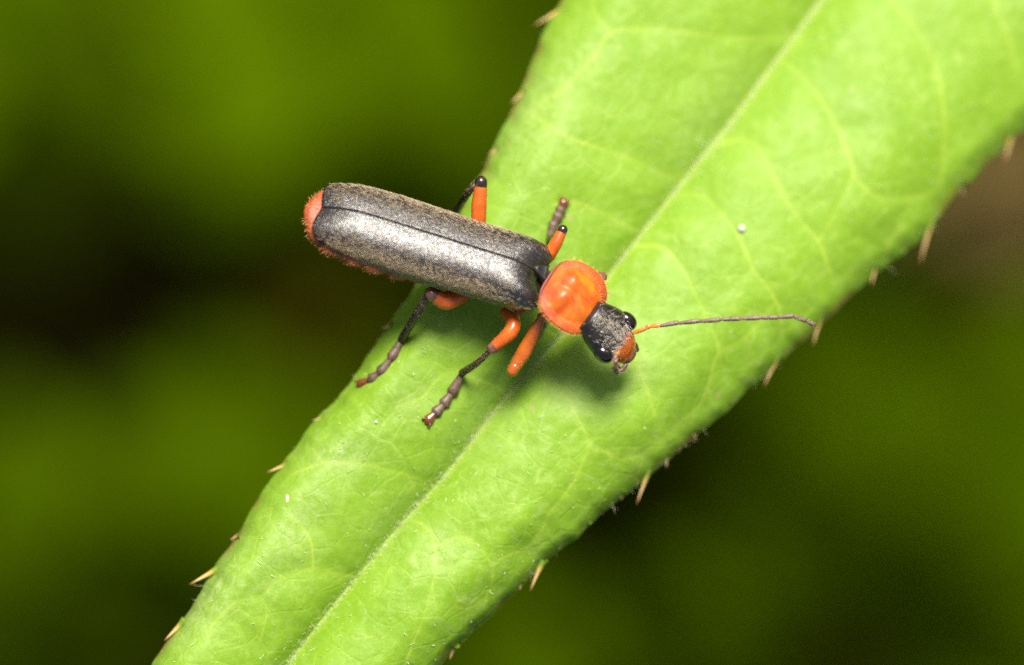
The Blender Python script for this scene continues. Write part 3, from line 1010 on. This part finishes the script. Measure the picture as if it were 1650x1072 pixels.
# antennae
def antenna(joints, cols, rad, label):
    a = empty('antenna', joints[0][0], beetle)
    tag(a, label)
    hp, hd = [], []
    for (p0, p1), m in zip(joints, cols):
        p0, p1 = np.asarray(p0), np.asarray(p1)
        V, F = tube([p0, p0 * 0.72 + p1 * 0.28, p0 * 0.3 + p1 * 0.7, p1], [rad * 0.62, rad * 0.86, rad * 1.06, rad * 1.0], n=12, k=4, cap=2)
        mk('antenna_segment', (V - joints[0][0], F), m, a, Matrix.Translation(Vector(joints[0][0])))
        ax = (p1 - p0) / (np.linalg.norm(p1 - p0) + 1e-9)
        for _ in range(45):
            k = random.random()
            o = RNG.normal(0, 1, 3); o -= ax * o.dot(ax); o /= np.linalg.norm(o)
            hp.append(p0 + (p1 - p0) * k + o * rad * 0.9); hd.append(ax * 0.9 + o * 0.6)
    V, F = hairs(np.array(hp) - joints[0][0], np.array(hd), RNG.uniform(0.04, 0.09, len(hp)), 0.010)
    tag(mk('antenna_hairs', (V, F), M_GOLD, a, Matrix.Translation(Vector(joints[0][0]))), kind='stuff')


zx = [((188, 352), (268, 318)), ((272, 314), (302, 302)), ((304, 303), (374, 294)), ((380, 300), (508, 275)), ((516, 280), (668, 262)), ((676, 266), (815, 254)),
      ((822, 252), (968, 245)), ((974, 246), (1110, 239)), ((1116, 240), (1245, 236)), ((1250, 236), (1360, 226)), ((1368, 228), (1455, 258)), ((1460, 260), (1515, 288))]
J = []
for i, (a, b) in enumerate(zx):
    z0, z1 = 1.35 + 0.055 * i, 1.35 + 0.055 * (i + 1)
    if i > 9: z0, z1 = 1.85 - 0.1 * (i - 10), 1.75 - 0.1 * (i - 10)
    J.append((P(980 + a[0] / 4.583, 460 + a[1] / 4.583, z0), P(980 + b[0] / 4.583, 460 + b[1] / 4.583, z1)))
antenna(J, [M_ANTO] * 3 + [M_ANT] * 9, 0.082, 'long straight grey antenna with an orange base')
q = [(1000, 561, 1.55), (994, 570, 1.78), (991, 577, 1.92), (992, 584, 2.02), (994, 590, 1.90), (989, 595, 1.72), (994, 600, 1.60), (1003, 596, 1.55), (1008, 589, 1.55)]
J = [(P(*a), P(*b)) for a, b in zip(q[:-1], q[1:])]
antenna(J, [M_ANTO, M_ANT, M_KNEE, M_KNEE, M_KNEE, M_TAR, M_TAR, M_TAR], 0.082, 'short looking antenna curled down in front of the face')


# legs
def lz(px, py, up): return P(px, py, leaf_z(px, py) + up)


def leg(label, femur, frad, tib, trad, tars, fm=M_LEG, km=None, fflat=None, coxa=None):
    base = np.asarray(femur[0])
    L = empty('leg', base, beetle)
    tag(L, label)
    LMx = Matrix.Translation(Vector(base))
    B = lambda VF: (VF[0] - base, VF[1])
    if coxa is not None:
        mk('coxa', B(tube(coxa, [0.16, 0.2, 0.17], n=12)), M_LEGB, L, LMx)
    mk('femur', B(tube(femur, frad, n=20, k=9, cap=4, flat=fflat)), fm, L, LMx)
    kd = (femur[-1] - femur[-2]); kd = kd / np.linalg.norm(kd)
    kr = frad[-1]
    mk('knee', B(tube([femur[-1] - kd * kr * 0.55, femur[-1] + kd * kr * 0.25], [kr * 1.05, kr * 1.05], n=16, k=3, cap=4)), km or M_KNEE, L, LMx)
    mk('tibia', B(tube(tib, trad, n=14, k=8)), M_TIB, L, LMx)
    te = tib[-1]; td = tib[-1] - tib[-2]; td = td / np.linalg.norm(td)
    for s in (-1, 1):
        o = np.cross(td, (0, 0, 1.0)) * s
        mk('tibial_spur', B(tube([te - td * 0.1 + o * 0.1, te + td * 0.12 + o * 0.20], [0.028, 0.008], n=6, k=2, cap=1)), M_TIB, L, LMx)
    hp, hd = [], []
    for a, b in zip(tars[:-2], tars[1:-1]):
        d = b - a
        V, F = tube([a - d * 0.08, a + d * 0.45, a + d * 0.98], [0.095, 0.14, 0.215], n=12, k=4, cap=1, flat=0.55)
        mk('tarsal_segment', B((V, F)), M_TAR, L, LMx)
        dn = d / np.linalg.norm(d)
        for _ in range(70):
            o = RNG.normal(0, 1, 3); o -= dn * o.dot(dn); o /= np.linalg.norm(o)
            k = random.random()
            hp.append(a + d * k * 0.9 + o * (0.06 + 0.07 * k)); hd.append(dn + o * 0.45)
    a, b = tars[-2], tars[-1]
    d = b - a; dn = d / np.linalg.norm(d)
    sd_ = np.cross(dn, (0, 0, 1.0)); sd_ /= np.linalg.norm(sd_)
    mk('claw_segment', B(tube([a, a + d * 0.5, b], [0.07, 0.14, 0.19], n=12, k=4, cap=2, flat=0.7)), M_CLAW, L, LMx)
    for s in (-1, 1):
        mk('claw', B(tube([b + sd_ * s * 0.07, b + dn * 0.14 + sd_ * s * 0.17 + np.array((0, 0, 0.05)), b + dn * 0.22 + sd_ * s * 0.12 - np.array((0, 0, 0.06))],
                          [0.05, 0.035, 0.008], n=8, k=4, cap=1)), M_CLAW, L, LMx)
    tp = spline(tib, 8)
    for _ in range(260):
        i = random.randrange(len(tp) - 1)
        ax = tp[i + 1] - tp[i]; ax = ax / np.linalg.norm(ax)
        o = RNG.normal(0, 1, 3); o -= ax * o.dot(ax); o /= np.linalg.norm(o)
        hp.append(tp[i] + (tp[i + 1] - tp[i]) * random.random() + o * np.interp(i / len(tp), np.linspace(0, 1, len(trad)), trad) * 0.95); hd.append(ax + o * 0.5)
    fp = spline(femur, 9)
    for _ in range(160):
        i = random.randrange(len(fp) - 1)
        ax = fp[i + 1] - fp[i]; ax = ax / np.linalg.norm(ax)
        o = RNG.normal(0, 1, 3); o -= ax * o.dot(ax); o /= np.linalg.norm(o)
        hp.append(fp[i] + o * np.interp(i / len(fp), np.linspace(0, 1, len(frad)), frad) * 0.96); hd.append(ax + o * 0.5)
    V, F = hairs(np.array(hp) - base, np.array(hd), RNG.uniform(0.05, 0.13, len(hp)), 0.009)
    tag(mk('leg_hairs', (V, F), M_LEGHAIR, L, LMx), kind='stuff')


leg('near hind leg with a stubby orange thigh and a straight black shin',
    [P(768, 448, 0.85), P(745, 472, 0.95), P(720, 484, 1.15), P(698, 475, 1.40)], [0.20, 0.31, 0.36, 0.25],
    [P(691, 472, 1.42), P(672, 505, 1.0), lz(648, 546, 0.30)], [0.10, 0.14, 0.155],
    [lz(648, 546, 0.22), lz(632, 576, 0.14), lz(614, 599, 0.12), lz(599, 611, 0.12), lz(582, 619, 0.10)],
    coxa=[P(800, 440, 0.8), P(788, 446, 0.8), P(770, 449, 0.85)])
leg('near middle leg with a bent orange thigh and a black shin',
    [P(815, 503, 0.85), P(827, 516, 1.15), P(822, 536, 1.30), P(795, 560, 1.15)], [0.20, 0.25, 0.27, 0.20],
    [P(791, 564, 1.12), P(770, 584, 0.85), lz(745, 601, 0.32)], [0.09, 0.115, 0.14],
    [lz(745, 601, 0.25), lz(729, 632, 0.14), lz(716, 650, 0.12), lz(703, 664, 0.12), lz(691, 676, 0.10)],
    coxa=[P(850, 492, 0.75), P(832, 500, 0.75), P(815, 504, 0.82)])
leg('near foreleg with a broad amber thigh held straight out',
    [P(873, 510, 1.20), P(862, 534, 1.05), P(845, 566, 0.85), P(827, 596, 0.75)], [0.11, 0.22, 0.27, 0.20],
    [P(826, 597, 0.60), P(842, 572, 0.35), lz(860, 545, 0.18)], [0.10, 0.12, 0.13],
    [lz(860, 545, 0.15), lz(868, 530, 0.1), lz(874, 518, 0.1), lz(880, 506, 0.1), lz(886, 494, 0.1)],
    fm=M_LEGB, km=M_LEGB, fflat=0.8, coxa=[P(895, 490, 1.1), P(885, 500, 1.12), P(873, 511, 1.18)])
leg('far hind leg with an upright orange thigh and black knee above the wing cases',
    [P(770, 395, 0.75), P(771, 360, 1.15), P(772, 330, 1.35), P(775, 296, 1.45)], [0.22, 0.26, 0.27, 0.215],
    [P(770, 292, 1.40), P(752, 314, 1.0), lz(734, 344, 0.25)], [0.11, 0.13, 0.14],
    [lz(734, 344, 0.2), lz(731, 358, 0.12), lz(729, 372, 0.12), lz(727, 384, 0.1), lz(726, 396, 0.1)], km=M_KNEEB)
leg('far middle leg with its foot reaching up the leaf',
    [P(868, 432, 0.75), P(884, 412, 0.95), P(896, 392, 1.05), P(906, 372, 1.05)], [0.18, 0.23, 0.22, 0.17],
    [P(905, 371, 0.95), P(896, 380, 0.5), lz(885, 386, 0.15)], [0.10, 0.11, 0.12],
    [lz(885, 384, 0.14), lz(893, 361, 0.12), lz(899, 348, 0.12), lz(904, 338, 0.10), lz(908, 327, 0.08)], km=M_KNEEB)
leg('far foreleg with only its orange knee showing past the neck shield',
    [P(925, 462, 1.0), P(943, 455, 1.0), P(956, 450, 0.95), P(967, 447, 0.85)], [0.16, 0.22, 0.22, 0.20],
    [P(970, 452, 0.75), P(958, 466, 0.4), lz(945, 480, 0.1)], [0.10, 0.11, 0.12],
    [lz(945, 480, 0.1), lz(936, 486, 0.1), lz(928, 492, 0.1), lz(920, 498, 0.1), lz(912, 503, 0.1)], fm=M_LEGB)

# ------------------------------------------------------------------ specks lying on the leaf
M_SPECK = simple('chalk white speck', (0.42, 0.44, 0.32), (0.62, 0.63, 0.52), 3.0, 0.6, 0.4, 8)


def speck(px, py, r, label, cat='speck'):
    c = surf(px, py)[0]
    V, F = ball((0, 0, r[2] * 0.7), r, 12, 8)
    V = V * (1 + 0.22 * vnoise(V[:, :1] * 9 + 3, V[:, 1:2] * 9 + V[:, 2:] * 7, 61))
    o = mk('speck', (V, F), M_SPECK, None, Matrix.Translation(Vector(c)))
    tag(o, label, cat, 'pale specks lying on the leaf')


speck(1195, 368, (0.15, 0.13, 0.10), 'round white speck on the leaf to the upper right of the antenna')
speck(463, 804, (0.07, 0.17, 0.05), 'elongated pale speck near the lower left leaf edge')
speck(606, 680, (0.06, 0.06, 0.04), 'tiny white speck on the leaf below the hind foot')

# ------------------------------------------------------------------ plants far below, out of focus
def plant_leaf_mesh(name, m, wid, fold, droop, seed):
    na, nb = 33, 15
    a = np.linspace(0, 1, na); b = np.linspace(-1, 1, nb)
    A, B = np.meshgrid(a, b, indexing='ij')
    w = wid * np.sin(math.pi * np.clip(A, 0.004, 0.996) ** 0.8) ** 0.85 * (1 + 0.10 * np.abs((A * 13) % 1 - 0.5) * np.abs(B))
    X, Y = A, B * w * 0.5
    Z = fold * np.abs(B) * w - droop * (A - 0.4) ** 2 + 0.03 * vnoise(A * 5 + seed, B * 2.5 + seed, seed) + 0.02 * np.abs(np.sin(A * 22 - np.abs(B) * 3)) * np.abs(B)
    return mesh_data(name, np.stack([X, Y, Z], -1).reshape(-1, 3), grid_faces(na, nb)[:, ::-1], m)


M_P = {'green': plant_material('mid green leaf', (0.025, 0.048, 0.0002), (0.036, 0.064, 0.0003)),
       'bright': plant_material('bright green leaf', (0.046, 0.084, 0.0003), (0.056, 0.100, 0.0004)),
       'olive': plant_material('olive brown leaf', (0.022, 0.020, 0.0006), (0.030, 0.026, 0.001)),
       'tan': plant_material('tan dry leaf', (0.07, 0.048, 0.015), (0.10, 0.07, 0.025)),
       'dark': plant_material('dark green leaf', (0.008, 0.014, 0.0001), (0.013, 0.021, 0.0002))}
M_STK = plant_material('weed stalk', (0.03, 0.05, 0.004), (0.045, 0.07, 0.006))
LMESH = {k: [plant_leaf_mesh('leaf_blade', m, 0.62, 0.10, 0.25, 3), plant_leaf_mesh('leaf_blade', m, 0.85, 0.06, 0.18, 9)] for k, m in M_P.items()}


def weed_plant(px, py, z, R, n, kinds, label, seed):
    """A small weed: a stem with a loose rosette of leaves round px, py at depth z."""
    rs = random.Random(seed)
    c = Vector(P(px, py, z))
    root = empty('weed_plant', (c.x, c.y, -432))
    tag(root, label, 'weed', 'blurred weeds far below')
    base = np.array((c.x, c.y, -432.0))
    V, F = tube([base, base + (1.5, -1, (z + 432) * 0.5), np.array(c) - (0, 0, 6)], [1.5, 1.1, 0.7], n=8, k=5, cap=1)
    mk('stem', (V - base, F), M_STK, root, Matrix.Translation(Vector(base)))
    for k in range(n):
        a = k * 2.399 + rs.uniform(-0.3, 0.3)
        rr = R * math.sqrt((k + 0.3) / n)
        L = R * rs.uniform(0.62, 0.95)
        o = c + Vector((math.cos(a) * rr * 0.62, math.sin(a) * rr * 0.62, rs.uniform(-22, 4)))
        Rm = Matrix.Rotation(a + rs.uniform(-0.5, 0.5), 4, 'Z') @ Matrix.Rotation(rs.uniform(-0.35, 0.35), 4, 'X') @ Matrix.Rotation(rs.uniform(-0.15, 0.4), 4, 'Y')
        o = o - (Rm @ Vector((L * 0.4, 0, 0)))
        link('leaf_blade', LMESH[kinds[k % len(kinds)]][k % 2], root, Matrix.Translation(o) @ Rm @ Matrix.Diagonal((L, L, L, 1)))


G_, B_, O_, D_ = 'green', 'bright', 'olive', 'dark'
WEEDS = [
    (10, 0, -225, 17, 8, [G_, B_, G_], 'green blurred weed in the top left corner', 1),
    (500, 20, -235, 18, 14, [B_], 'bright green blurred weed behind the top edge left of the spiny leaf', 2),
    (470, 290, -280, 15, 7, [G_, G_, D_], 'green blurred weed beside the tail of the beetle', 3),
    (730, 170, -290, 16, 7, [G_], 'dark green blurred weed next to the upper left leaf margin', 4),
    (410, 840, -240, 17, 10, [G_, G_, B_], 'bright green blurred weed behind the lower left leaf margin', 5),
    (60, 940, -250, 18, 9, [G_, G_, D_], 'green blurred weed filling the lower left corner', 6),
    (450, 590, -250, 13, 6, [O_, O_, G_], 'olive brown blurred weed below the tail of the beetle', 7),
    (1530, 730, -240, 21, 14, [G_, B_, G_], 'large green blurred weed at the right edge', 8),
    (1340, 660, -280, 16, 8, [G_, D_, G_], 'dim green blurred weed right of the lowest spines', 9),
    (830, 1100, -250, 12, 7, [G_], 'green blurred weed behind the bottom edge right of the spiny leaf', 10),
    (1620, 1030, -250, 17, 8, [B_, G_, G_], 'green blurred weed in the lower right corner', 11),
    (1290, 1000, -290, 16, 8, [O_, G_, O_], 'olive brown blurred weed near the bottom right', 12),
    (1575, 400, -200, 12, 12, ['tan', B_, O_], 'olive blurred weed under the right margin of the spiny leaf', 13),
    (1652, 268, -90, 5, 5, ['tan'], 'tan blurred dry weed at the right edge under the spiny leaf', 14),
    (460, 420, -300, 10, 6, [O_, D_, G_], 'dim olive blurred weed left of the beetle, beside the dark gap', 16),
    (860, 60, -300, 15, 6, [G_, D_, G_], 'dark blurred weed by the top left leaf margin', 15),
]
for w in WEEDS:
    weed_plant(*w)


def undergrowth():
    """The mass of small leaves around and under the weeds: one object."""
    n = 5200
    base = LMESH['dark'][0]
    src = np.array([v.co for v in base.vertices]).reshape(33, 15, 3)[::4, ::7].reshape(-1, 3)
    fb = grid_faces(9, 3)[:, ::-1]
    x, y = RNG.uniform(-900, 900, n), RNG.uniform(-900, 900, n)
    z = RNG.uniform(-428, -330, n)
    far = np.hypot(x, y) > 150
    z = np.where(far & (RNG.uniform(0, 1, n) < 0.6), RNG.uniform(-400, -210, n), z)
    keep = np.ones(n, bool)
    for (hx, hy, hr) in ((180, 500, 280), (1000, 880, 130)):      # open gaps down to the shaded soil
        k = (DIST + 380) / DIST
        cx, cy = (hx - 825) * MM * k, (536 - hy) * MM * k
        keep &= np.hypot(x - cx, y - cy) > hr * MM * k
    x, y, z = x[keep], y[keep], z[keep]
    V, F = [], []
    for i in range(len(x)):
        L = random.uniform(22, 48)
        R = np.array(Matrix.Rotation(random.uniform(0, 6.28), 3, 'Z') @ Matrix.Rotation(random.uniform(-0.6, 0.6), 3, 'X') @ Matrix.Rotation(random.uniform(-0.5, 0.5), 3, 'Y'))
        V.append(src * L @ R.T + (x[i], y[i], z[i])); F.append(fb + i * 27)
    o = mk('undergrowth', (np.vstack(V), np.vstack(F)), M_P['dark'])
    tag(o, 'dark blurred undergrowth far below the leaf', 'undergrowth', kind='stuff')


undergrowth()
